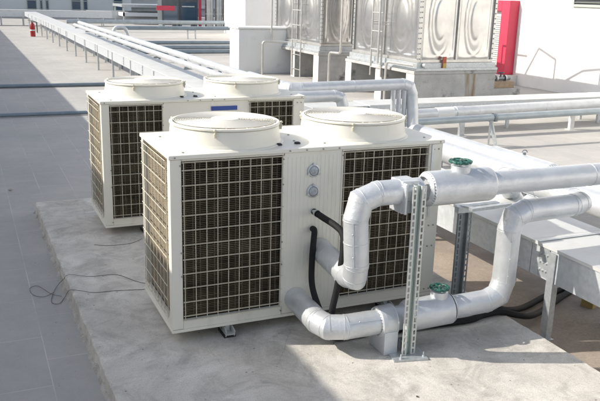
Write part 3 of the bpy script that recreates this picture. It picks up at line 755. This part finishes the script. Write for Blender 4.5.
# conduits lying on the roof at left
pipe_thing('floor_conduit', 'nearer grey-blue conduit lying across the roof paving at left', [(-2.9, 10.43, DZ+.05), (3.3, 10.43, DZ+.045)], .036, 'conduit', 0, group='conduits on the paving')
pipe_thing('floor_conduit', 'farther grey-blue conduit lying across the roof paving at left', [(-2.9, 14.9, DZ+.05), (3.3, 14.9, DZ+.05)], .045, 'conduit', 0, group='conduits on the paving')
for i, (y, z) in enumerate(((29.2, .0), (26.4, .0), (24.1, .0))):
    pipe_thing('grey_pipe', ['farthest','middle','nearest'][i]+' of three grey-blue pipes lying together across the far roof', [(4.2, y, z), (34, y, z+.02)], .085, 'conduit', 0, group='grey-blue pipes on the far roof')
f1 = pipe_thing('far_pipe', 'long blue-grey pipe on small stands passing behind the white block', [(5.9, 34, .40), (40, 34, .52)], .10, 'conduit', 0)
for i in range(9):
    x = 3.6+i*3.3; m = MB(); m.box((x, -.15, -.52), (x+.06, -.09, -.10)); m.box((x+.4, -.15, -.52), (x+.46, -.09, -.10)); m.box((x, -.15, -.12), (x+.46, -.09, -.08)); m.build('stand', 'galv', f1)
pipe_thing('far_pipe', 'farthest long pale pipe across the roof before the grey building and machines', [(4.3, 40, .44), (44, 40, .56)], .11, 'greypipe', 0)
pipe_thing('gooseneck_pipe', 'pale gooseneck pipe curving over at the far end of the header pipes', bend([(3.55, 21.5, .60), (3.55, 21.5, 1.02), (3.95, 21.5, 1.02), (4.05, 21.5, .70)], [.18, .18], 5), .06, 'foil', 0)

# fire extinguisher beside the far trunking
e = thing('fire_extinguisher', 'red fire extinguisher standing on the roof beside the far end of the long trunking', 'extinguisher', (2.12, 35.4, DZ))
m = MB(); m.lathe([(.0005,0),(.11,0),(.12,.03),(.12,.50),(.10,.58),(.05,.64),(.045,.68)], (0,0,0), 20); b = m.build('cylinder', 'red_ext', e)
m = MB(); m.lathe([(.05,0),(.05,.07),(.0005,.075)], (0,0,.68), 14); m.obox((-.02,0,.76),(-.20,0,.79),.04,.03); m.obox((-.02,0,.72),(-.18,0,.70),.04,.02); m.build('valve_head', 'bolt', e)
m = MB(); m.tube(bend([(.03,0,.72),(.2,0,.70),(.21,0,.2)],.1,4), .022, 10); m.build('hose', 'rubber', e)
m = MB(); m.lathe([(.1215,.28),(.1215,.34)], (0,0,0), 20); m.build('label', 'label', b)

# ------------------------------------------------------------------ white blocks
def block(name, label, x0, y0, x1, y1, z1):
    t = thing(name, label, 'block', (x0, y0, DZ))
    m = MB(); m.box((0,0,-.01), (x1-x0, y1-y0, z1-DZ)); m.build('walls', 'white_box', t, .03)
    m = MB(); m.box((-.03,-.03,z1-DZ+.002), (x1-x0+.03, y1-y0+.03, z1-DZ+.06)); m.build('capping', 'white_box', t, .01)
    return t
block('white_block', 'white rendered block standing left of the water tanks, nearer of the two', 6.44, 17.15, 9.6, 18.0, 1.20)
block('white_block', 'tall white rendered block farther back behind the nearer white one', 9.42, 24.9, 11.3, 26.2, 3.2)

# ------------------------------------------------------------------ stainless tanks
def panel_mesh(w, h, nx=36, nz=54):
    """pressed tank panel, bulging oval inside a pressed frame; u across, z up, height d outwards"""
    vs, fs = [], []
    def ss(a, b, x):
        t = max(0, min(1, (x-a)/(b-a))); return t*t*(3-2*t)
    for j in range(nz+1):
        for i in range(nx+1):
            u = (i/nx-.5)*2; v = (j/nz-.5)*2
            eu = u/.60; ev = v/.84; q = math.sqrt(eu*eu+ev*ev)
            d = (.050*(1-q*q)-.012*math.exp(-((q-.62)/.06)**2))*ss(1.02, .93, q) if q < 1.02 else 0
            d += .022*math.exp(-((q-1.03)/.05)**2)
            fr = max(abs(u)/.90, abs(v)/.93)
            d += .020*math.exp(-((fr-1.0)/.03)**2) if fr < 1.2 else 0
            c = min(abs(abs(u)-.76), 1)+min(abs(abs(v)-.86), 1)*1.3
            d += .02*math.exp(-(c/.09)**2)
            d -= .012*(1-max(abs(u), abs(v)))*(1 if q > 1 else 0)
            vs.append((u*w/2, v*h/2, d))
    for j in range(nz):
        for i in range(nx):
            k = j*(nx+1)+i; fs.append((k, k+1, k+nx+2, k+nx+1))
    return vs, fs
def tank(label, x0, x1, y0, y1, z0, z1, nf, ns):
    t = thing('water_tank', label, 'water tank', (x0, y0, z0), 'stainless water tanks')
    w, d, h = x1-x0, y1-y0, z1-z0
    m = MB(); m.box((.05,.05,.0),(w-.05,d-.05,h-.01)); m.build('shell', 'inox', t)
    pf = (w-.12)/nf; ps = (d-.12)/ns
    for i in range(nf):
        vs, fs = panel_mesh(pf-.05, h-.10); m = MB()
        cx = .06+pf*(i+.5); m.add([(cx+u, .035-q, h/2+z) for u, z, q in vs], fs, True); m.build('embossed_panel', 'inox', t)
        m = MB(); m.add([(cx-u, d-.035+q, h/2+z) for u, z, q in vs], fs, True); m.build('embossed_panel', 'inox', t)
    for i in range(ns):
        vs, fs = panel_mesh(ps-.05, h-.10); m = MB()
        cy = .06+ps*(i+.5); m.add([(.035-q, cy-u, h/2+z) for u, z, q in vs], fs, True); m.build('embossed_panel', 'inox', t)
    fr = MB()
    for x in (0, w-.06):
        for y in (0, d-.06): fr.box((x, y, 0), (x+.06, y+.06, h))
    for i in range(1, nf): x = .06+pf*i; fr.box((x-.02, .0, .0605), (x+.02, .045, h-.0605))
    for i in range(1, ns): y = .06+ps*i; fr.box((.0, y-.02, .0605), (.045, y+.02, h-.0605))
    for z in (0, h-.06):
        fr.box((.0605, -.003, z), (w-.0605, .045, z+.06)); fr.box((-.003, .0605, z), (.045, d-.0605, z+.06)); fr.box((w-.045,.0605,z),(w,d-.0605,z+.06)); fr.box((.0605,d-.045,z),(w-.0605,d,z+.06))
    fr.build('corner_angles', 'inox_pipe', t, .004)
    bo = MB(); n = int(h/.11)
    for k in range(n):
        z = .08+k*.11
        for x in (.03, w-.03): MB().lathe([(.014,0),(.014,-.014),(.0005,-.016)], (x, 0, z), 8, 'y').build('bolt', 'galv_dark', t)
        for y in (.03, d-.03): MB().lathe([(.014,0),(.014,-.014),(.0005,-.016)], (0, y, z), 8, 'x').build('bolt', 'galv_dark', t)
    m = MB(); m.box((-.03,-.03,h),(w+.03,d+.03,h+.03)); m.build('lid', 'inox', t)
    # steel skid under the tank
    m = MB(); m.box((-.05,-.04,-.115),(w+.05,.03,-.004)); m.box((-.05,d-.06,-.115),(w+.05,d+.04,-.004)); m.box((-.05,.0305,-.115),(.02,d-.061,-.004)); m.box((w-.02,.0305,-.115),(w+.05,d-.061,-.004))
    m.box((-.10,-.10,-.17),(w+.08,d+.08,-.1155)); m.build('skid', 'galv', t)
    return t
def ladder(t, y0, wd, z0, z1, xo=-.14):
    m = MB()
    for y in (y0, y0+wd): m.tube([(xo, y, z0), (xo, y, z1)], .022, 12)
    n = int((z1-z0)/.42)
    for k in range(n): m.tube([(xo, y0, z0+.2+k*.42), (xo, y0+wd, z0+.2+k*.42)], .014, 10)
    for z in (z0+1.2, z1-.8): m.tube([(xo, y0, z), (0.02, y0, z)], .012, 8); m.tube([(xo, y0+wd, z), (.02, y0+wd, z)], .012, 8)
    return m.build('ladder', 'inox_pipe', t)
def rail(t, w, d, h):
    m = MB()
    for x, y in ((.3,.3),(.3,d-.3),(w-.3,.3),(w-.3,d-.3)): m.tube([(x,y,h+.03),(x,y,h+.45)], .018, 8)
    for a, b in (((.3,.3),(.3,d-.3)),((w-.3,.3),(w-.3,d-.3)),((.3,.3),(w-.3,.3))): m.tube([(*a,h+.45),(*b,h+.45)], .016, 8)
    m.build('top_rail', 'inox_pipe', t)
TZ = .875; 
t2 = tank('nearer stainless steel water tank with embossed oval panels, on the stained plinth', 7.95, 9.95, 9.66, 12.75, TZ, 2.72, 2, 2)
t1 = tank('farther stainless steel water tank with ladder, behind the gap left of the nearer tank', 7.95, 9.95, 14.62, 18.0, TZ, 2.72, 2, 2)
ladder(t2, 1.35, .50, -.45, 1.6); ladder(t1, 1.05, .62, -.95, 1.9)
m = MB(); m.tube([(.30,.3,1.87),(.30,.3,2.2),(.30,1.0,2.25)], .02, 8); m.tube([(1.9,1.6,1.87),(1.9,1.6,2.35),(1.9,2.2,2.25),(1.9,2.9,1.87)], .03, 8); m.build('shadow_hoops', 'inox_pipe', t2)  # unseen bent tubes, added for their hoop shadows on the white wall
m = MB(); m.box((.60,-.075,-.17),(.69,-.05,.13)); tg = m.build('level_tag', 'tag', t2)
m = MB(); m.box((.612,-.079,-.13),(.678,-.0755,-.01)); m.build('tag_band', 'tagy', tg)
m = MB(); m.tube([(.12,-.06,-.05),(.12,-.16,-.05)], .05, 16); m.build('outlet', 'galv', t2)
m = MB(); m.tube([(.16,-.12,-.05),(.16,-.05,-.05)], .03, 12); m.build('outlet', 'white_box', t2)

cw = thing('shadow_platform', 'unseen steel platform added over the gap between the water tanks to shade the white wall', 'shadow_platform', (7.95, 12.80, 2.70))  # added above the view to cast the shadow band along the white wall
m = MB(); m.box((0,0,0),(2.0,1.78,.05)); m.build('deck_plate', 'galv', cw)
m = MB()
for a, b in (((2.0,.05,.05),(2.0,.05,.55)),((2.0,.05,.55),(2.0,.75,.80)),((2.0,.75,.80),(2.0,1.2,.05)),((2.0,1.2,.55),(2.0,1.75,.55)),((2.0,1.75,.05),(2.0,1.75,.55))): m.tube([a,b], .03, 10)  # bars bent to throw rail shadows onto the white wall
m.build('shadow_rail', 'inox_pipe', cw)

def plinth(label, x0, x1, walls, zt, mat_w='concrete_w'):
    t = thing('tank_plinth', label, 'plinth', (x0, walls[0][0], DZ), 'concrete tank plinths')
    oy = walls[0][0]
    for a, b in walls:
        m = MB(); m.box((.012, a-oy, -.01), (x1-x0, b-oy, zt-DZ-.07)); w = m.build('cross_wall', 'concrete', t, .01)
        m = MB(); m.box((-.004, a-oy-.004, -.01), (.0115, b-oy+.004, zt-DZ-.07)); m.build('sunlit_end', 'concrete_w', w)  # paler facing on the left end puts the sunlight into the colour
    m = MB(); m.box((-.02, walls[0][0]-oy-.02, zt-DZ-.069), (x1-x0+.02, walls[-1][1]-oy+.02, zt-DZ)); m.build('slab_top', 'concrete', t, .008)
    m = MB(); m.box((x1-x0-.3, walls[0][1]-oy+.001, -.01), (x1-x0-.15, walls[-1][0]-oy-.001, zt-DZ-.0705)); m.build('back_wall', 'concrete', t)
    return t
ZP = .70
pl2 = plinth('stained concrete plinth with open bays under the nearer water tank', 7.84, 10.02, [(9.60, 9.92), (11.0, 11.3), (12.55, 12.85)], ZP)
plinth('concrete plinth with open bays under the farther water tank', 7.84, 10.02, [(14.5, 14.82), (16.15, 16.42), (17.5, 17.8)], ZP)
# rust runs on the near plinth
def stain_mat():
    m = bpy.data.materials.new('rust_streaked_concrete'); m.use_nodes = True
    nt, N, L, b = node_kit(m); b.inputs['Roughness'].default_value = .9
    tc = N.new('ShaderNodeTexCoord'); mp = N.new('ShaderNodeMapping'); mp.inputs['Scale'].default_value = (9, 1, 1.1)
    L.new(tc.outputs['Object'], mp.inputs[0]); n = N.new('ShaderNodeTexNoise'); n.inputs['Scale'].default_value = 1.3; n.inputs['Detail'].default_value = 6
    L.new(mp.outputs[0], n.inputs['Vector']); r = N.new('ShaderNodeValToRGB')
    e = r.color_ramp.elements; e[0].position = .42; e[0].color = (.39,.385,.36,1); e[1].position = .68; e[1].color = (.26,.185,.105,1)
    L.new(n.outputs['Fac'], r.inputs[0]); L.new(r.outputs[0], b.inputs['Base Color']); return m
M['stain'] = stain_mat()
m = MB(); m.add([(1.35,-.003,.06),(1.62,-.003,.06),(1.66,-.003,.40),(1.64,-.003,.74),(1.33,-.003,.74),(1.38,-.003,.38)], [(0,1,2,3,4,5)]); m.build('rust_streak', 'stain', pl2)

# stainless drain tubes by the tanks
def tubing(label, pts, r=.032):
    c = Vector(pts[0]); m = MB(); m.tube(off(bend(pts, .12, 5), c), r, 12); o = m.build('drain_tube', 'inox_pipe'); o.location = c
    return tag(o, label, 'tube', 'stainless drain tubes')
tubing('stainless tube dropping between the two water tanks then elbowing left to the roof', [(7.70, 12.9, 2.9), (7.70, 12.9, .82), (7.70, 13.55, .80), (7.70, 13.55, DZ)])
tubing('stainless tube along the nearer tank skid, elbowing down right of its ladder', [(7.72, 9.45, .84), (7.72, 10.62, .82), (7.72, 10.62, DZ)])
tubing('stainless tube rising in front of the white block beside the farther tank ladder', [(7.45, 17.05, 3.0), (7.45, 17.05, .88)], .03)
tubing('stainless tube with an elbow dropping in front of the white block', [(7.75, 16.5, .86), (7.05, 16.75, .88), (7.05, 16.75, DZ)])
tubing('stainless tube standing by the middle of the nearer tank\'s left side', [(7.72, 11.02, 2.9), (7.72, 11.02, .75)], .026)

# valve on a timber block behind the plinth corner
b = MB().box((0,0,0),(.62,.35,.16)).build('timber_block', 'wood', None, .01); b.location = (10.55, 10.3, DZ+.30); tag(b, 'brown timber block on the small concrete step right of the stained plinth', 'timber')
s_ = MB().box((0,0,0),(.9,.6,.30)).build('concrete_step', 'concrete', None, .01); s_.location = (10.40, 10.2, DZ); tag(s_, 'small concrete step right of the stained plinth', 'step')
v = thing('valve_assembly', 'small dark valve assembly lying on the timber block right of the stained plinth', 'valve', (10.85, 10.45, DZ+.46))
m = MB(); m.tube([(-.25,0,.06),(.28,0,.06)], .045, 14); m.build('body', 'galv_dark', v)
m = MB(); m.lathe([(.08,-.02),(.08,.02)], (-.12,0,.06), 16, 'x'); m.lathe([(.08,-.02),(.08,.02)], (.14,0,.06), 16, 'x'); m.disc((-.14,0,.06),.08,16,'x'); m.disc((.16,0,.06),.08,16,'x'); m.build('flange', 'galv', v)
m = MB(); m.tube([(.01,0,.08),(.01,0,.20)], .018, 8); m.tube([(.01+.07*math.cos(k*PI/10), .07*math.sin(k*PI/10), .20) for k in range(20)], .012, 6, closed=True); m.build('handwheel', 'darkmach', v)

# ------------------------------------------------------------------ wall at right with portal, louvres
WXR = 13.5
wl = thing('white_wall', 'tall white rendered wall at the right, catching the sun', 'wall', (WXR, 0, DZ))
m = MB(); m.box((0, -30, -.01), (.4, 40, 7)); m.build('wall_face', 'white', wl)
m = MB(); m.box((-.12, -30, -.01), (-.001, 10.35, .16)); m.box((-.45, 3.0, -.009), (-.121, 10.15, .10)); m.build('footing', 'concrete_w', wl)
m = MB(); m.box((-.05, 8.6, 2.25), (-.001, 11.1, 2.31)); m.box((-.05, 8.6, 2.56), (-.001, 11.1, 2.62)); m.box((-.05, 11.04, 2.3105), (-.001, 11.1, 2.5595)); m.box((-.05, 8.6, 2.3105), (-.001, 8.66, 2.5595))
wf = m.build('louvre_window', 'louvre', wl)
m = MB(); m.box((-.012, 8.661, 2.311), (-.002, 11.039, 2.5595)); m.build('opening', 'void', wf)
m = MB()
for k in range(3): m.obox((-.03, 8.665, 2.36+k*.08), (-.03, 11.035, 2.36+k*.08), .035, .008)
m.build('slats', 'louvre', wf)
rp_ = thing('red_portal', 'crimson door surround standing out from the white wall, right of the tanks', 'door surround', (WXR, 13.2, DZ))
m = MB(); m.box((-.34, 0, .28), (-.002, .36, 2.36)); m.box((-.34, .3605, 2.06), (-.002, 2.6, 2.36)); m.box((-.34, 2.25, .28), (-.002, 2.6, 2.0595)); m.build('frame', 'red', rp_, .01)
m = MB(); m.box((-.20, .37, .28), (-.16, 1.30, 2.05)); m.build('door', 'white_box', rp_)
m = MB()
for k in range(26): m.obox((-.215, .45, .40+k*.06), (-.215, 1.22, .40+k*.06), .03, .012)
m.build('door_louvres', 'louvre', rp_)
m = MB(); m.box((-.60, -.2, 0), (-.002, 2.9, .275)); m.build('threshold', 'concrete_w', rp_)

# small leftovers on the slab and paving
for i, (x, y, z, l) in enumerate(((1.15, -1.15, 0, 'small dark pebble on the sunlit front of the slab'), (-.72, 4.9, DZ, 'small crumpled scrap on the paving left of the far chiller'))):
    m = MB(); rr = .010 if i == 0 else .03
    m.add([(rr*a*rg.uniform(.7,1.2), rr*b_*rg.uniform(.7,1.2), rr*.5*(c_+1)) for a, b_, c_ in ((1,0,0),(0,1,.2),(-1,0,-.1),(0,-1,.1),(.1,.1,.9),(0,0,-1))], [(0,1,4),(1,2,4),(2,3,4),(3,0,4),(1,0,5),(2,1,5),(3,2,5),(0,3,5)])
    o = m.build('pebble' if i == 0 else 'paper_scrap', 'cable' if i == 0 else 'fillet'); o.location = (x, y, z); tag(o, l, 'pebble' if i == 0 else 'litter')
# small leftovers under the trunking
o = MB().box((0,0,0),(.14,.10,.07)).build('yellow_block', 'yellow', None, .006); o.location = (3.32, -.33, DZ); o.rotation_euler.z = .4; tag(o, 'small yellow timber block on the paving under the trunking at right', 'block')

# ------------------------------------------------------------------ far background
g = thing('grey_building', 'long light grey building with dark blue window strips at the far left', 'building', (-8, 62, DZ))
m = MB(); m.box((0,0,-.01),(20.4,14,11)); m.build('wall', 'greywall', g)
for x0_, x1_ in ((4.0,4.65),(5.0,5.12),(5.45,5.6),(7.5,8.15),(8.45,8.7),(10.95,11.6),(.9,1.5),(-2.3,-1.6)):
    f = MB().box((x0_+8-.06,-.05,.02),(x1_+8+.06,-.005,9.0)).build('window', 'louvre', g)
    m = MB(); m.box((x0_+8,-.07,.1),(x1_+8,-.0505,8.9)); m.build('pane', 'window', f)
    m = MB(); [m.box((x0_+8,-.085,.6+k*.7),(x1_+8,-.0705,.66+k*.7)) for k in range(12)]; m.build('glazing_bars', 'louvre', f)
m = MB(); m.box((.0,-.6,.0),(20.3,-.1,.35)); m.build('plinth', 'concrete', g)
g2 = thing('low_white_building', 'low white building with stacked roof ledges behind the dark machines', 'building', (13, 72, DZ))
m = MB(); m.box((0,0,-.01),(60,12,3.0)); m.build('wall', 'white', g2)
m = MB(); m.box((-.5,-1.2,2.0),(60,-.001,2.3)); m.box((-.5,-.8,.7),(60,-.002,1.0)); m.box((-.2,-.3,3.0),(60,12,3.6)); m.build('ledges', 'white_box', g2)
k = thing('white_canopy', 'white flat canopy on posts left of the dark machines', 'canopy', (9.3, 50, DZ))
m = MB(); m.box((0,0,1.18),(4.2,3.5,1.36)); m.build('roof', 'galv', k)
m = MB(); m.box((.1,.1,.55),(4.1,3.4,.80)); m.build('shelf', 'label', k)
for x, y in ((.1,.1),(4.0,.1),(.1,3.3),(4.0,3.3)): MB().box((x,y,0),(x+.1,y+.1,1.15)).build('post', 'galv', k)
def machine(label, x, y, w, d, h):
    t = thing('dark_machine', label, 'machine', (x, y, DZ), 'dark machines at the far end')
    m = MB(); m.box((0,0,.25),(w,d,h)); m.build('casing', 'darkmach', t, .02)
    m = MB(); m.box((.12,-.02,.45),(w-.12,-.002,h*.55)); m.build('side_panel', 'window', t)
    m = MB(); m.box((.05,.05,0),(.2,d-.05,.249)); m.box((w-.2,.05,0),(w-.05,d-.05,.249)); m.build('base', 'galv_dark', t)
    m = MB(); m.lathe([(min(w,d)*.38,0),(min(w,d)*.36,.25)], (w/2,d/2,h), 24); m.build('fan_ring', 'darkmach', t)
    return t
mm = machine('left one of the dark machines, with a bright red band', 10.9, 45, 1.15, 1.2, 2.6)
m = MB(); m.box((-.35,-.06,1.12),(.85,-.021,1.42)); m.build('red_band', 'red', mm)
mm = machine('right one of the dark machines, with pale framed hatch', 12.15, 45.4, 1.3, 1.2, 3.0)
m = MB(); m.box((.2,-.05,1.35),(1.05,-.021,1.42)); m.box((.2,-.05,2.1),(1.05,-.021,2.17)); m.build('hatch_frame', 'galv', mm)
m = MB(); m.tube([(0,0,0),(0,0,3.4)], .10, 12); o = m.build('red_standpipe', 'red'); o.location = (13.55, 45.3, DZ); tag(o, 'red vertical standpipe right of the dark machines', 'pipe')
for i, (x, r, h_) in enumerate(((14.1,.28,3.2),(14.75,.24,3.0),(15.35,.30,3.3),(16.15,.30,2.6),(17.0,.36,3.1))):
    t = thing('steel_cylinder', ['leftmost','second','third','fourth','rightmost'][i]+' of the upright silver cylinders beyond the white blocks', 'cylinder', (x, 45, DZ), 'upright silver cylinders')
    m = MB(); m.lathe([(.0005,0),(r,.0),(r,.2),(r,h_),(.0005,h_+.12)], (0,0,0), 24); m.build('body', 'inox', t)
    m = MB(); m.lathe([(r+.012,.9),(r+.012,1.0)], (0,0,0), 24); m.lathe([(r+.012,1.9),(r+.012,2.0)], (0,0,0), 24); m.build('hoop', 'inox_pipe', t)
c = MB().box((0,0,0),(6.5,.25,.55)).build('grey_rail_beam', 'galv'); c.location = (7.2, 52, .2); tag(c, 'pale grey beam on the roof right of the grey building', 'beam')
c = MB().box((0,0,0),(22,.6,.45)).build('roof_kerb', 'concrete_w'); c.location = (12.5, 52.5, DZ); tag(c, 'low pale kerb running behind the silver cylinders', 'kerb')

# ------------------------------------------------------------------ light and camera
S = Vector((-1.41, .53, 1.0)).normalized()
sun = bpy.data.lights.new('sun', 'SUN'); sun.energy = 3.7; sun.angle = math.radians(.53); sun.color = (1, .935, .84)
so = bpy.data.objects.new('sun', sun); COL.objects.link(so); so.rotation_euler = S.to_track_quat('Z', 'Y').to_euler()
wd = bpy.data.worlds.new('World'); scene.world = wd; wd.use_nodes = True
nt = wd.node_tree; sky = nt.nodes.new('ShaderNodeTexSky'); sky.sky_type = 'NISHITA'; sky.sun_disc = False
sky.sun_elevation = math.asin(S.z); sky.sun_rotation = math.atan2(S.x, S.y); sky.air_density = 1.0; sky.dust_density = 2.0; sky.ozone_density = 1.0
hs = nt.nodes.new('ShaderNodeHueSaturation'); hs.inputs['Saturation'].default_value = .62
nt.links.new(sky.outputs[0], hs.inputs['Color']); nt.links.new(hs.outputs[0], nt.nodes['Background'].inputs[0]); nt.nodes['Background'].inputs[1].default_value = .15

cam = bpy.data.cameras.new('camera'); co = bpy.data.objects.new('camera', cam); COL.objects.link(co); scene.camera = co
f, pitch, yaw, roll, cx, cy, cz = (7.48465689e+02,2.68392402e-01,4.22436195e-01,2.83919791e-02,-1.10280069,-4.41981749,2.24119918)
cam.sensor_width = 36; cam.lens = f/600*36; cam.clip_start = .05; cam.clip_end = 600
fw = Vector((math.sin(yaw)*math.cos(pitch), math.cos(yaw)*math.cos(pitch), -math.sin(pitch)))
r = Vector((math.cos(yaw), -math.sin(yaw), 0)); u = r.cross(fw)
r2 = r*math.cos(roll)+u*math.sin(roll); u2 = -r*math.sin(roll)+u*math.cos(roll)
mt = Matrix((r2, u2, -fw)).transposed().to_4x4(); mt.translation = (cx, cy, cz); co.matrix_world = mt
vs_ = scene.view_settings; vs_.view_transform = 'Standard'; vs_.look = 'None'; vs_.gamma = 1; vs_.use_curve_mapping = False; vs_.exposure = .52
scene.render.film_transparent = False
scene.cycles.max_bounces = 8
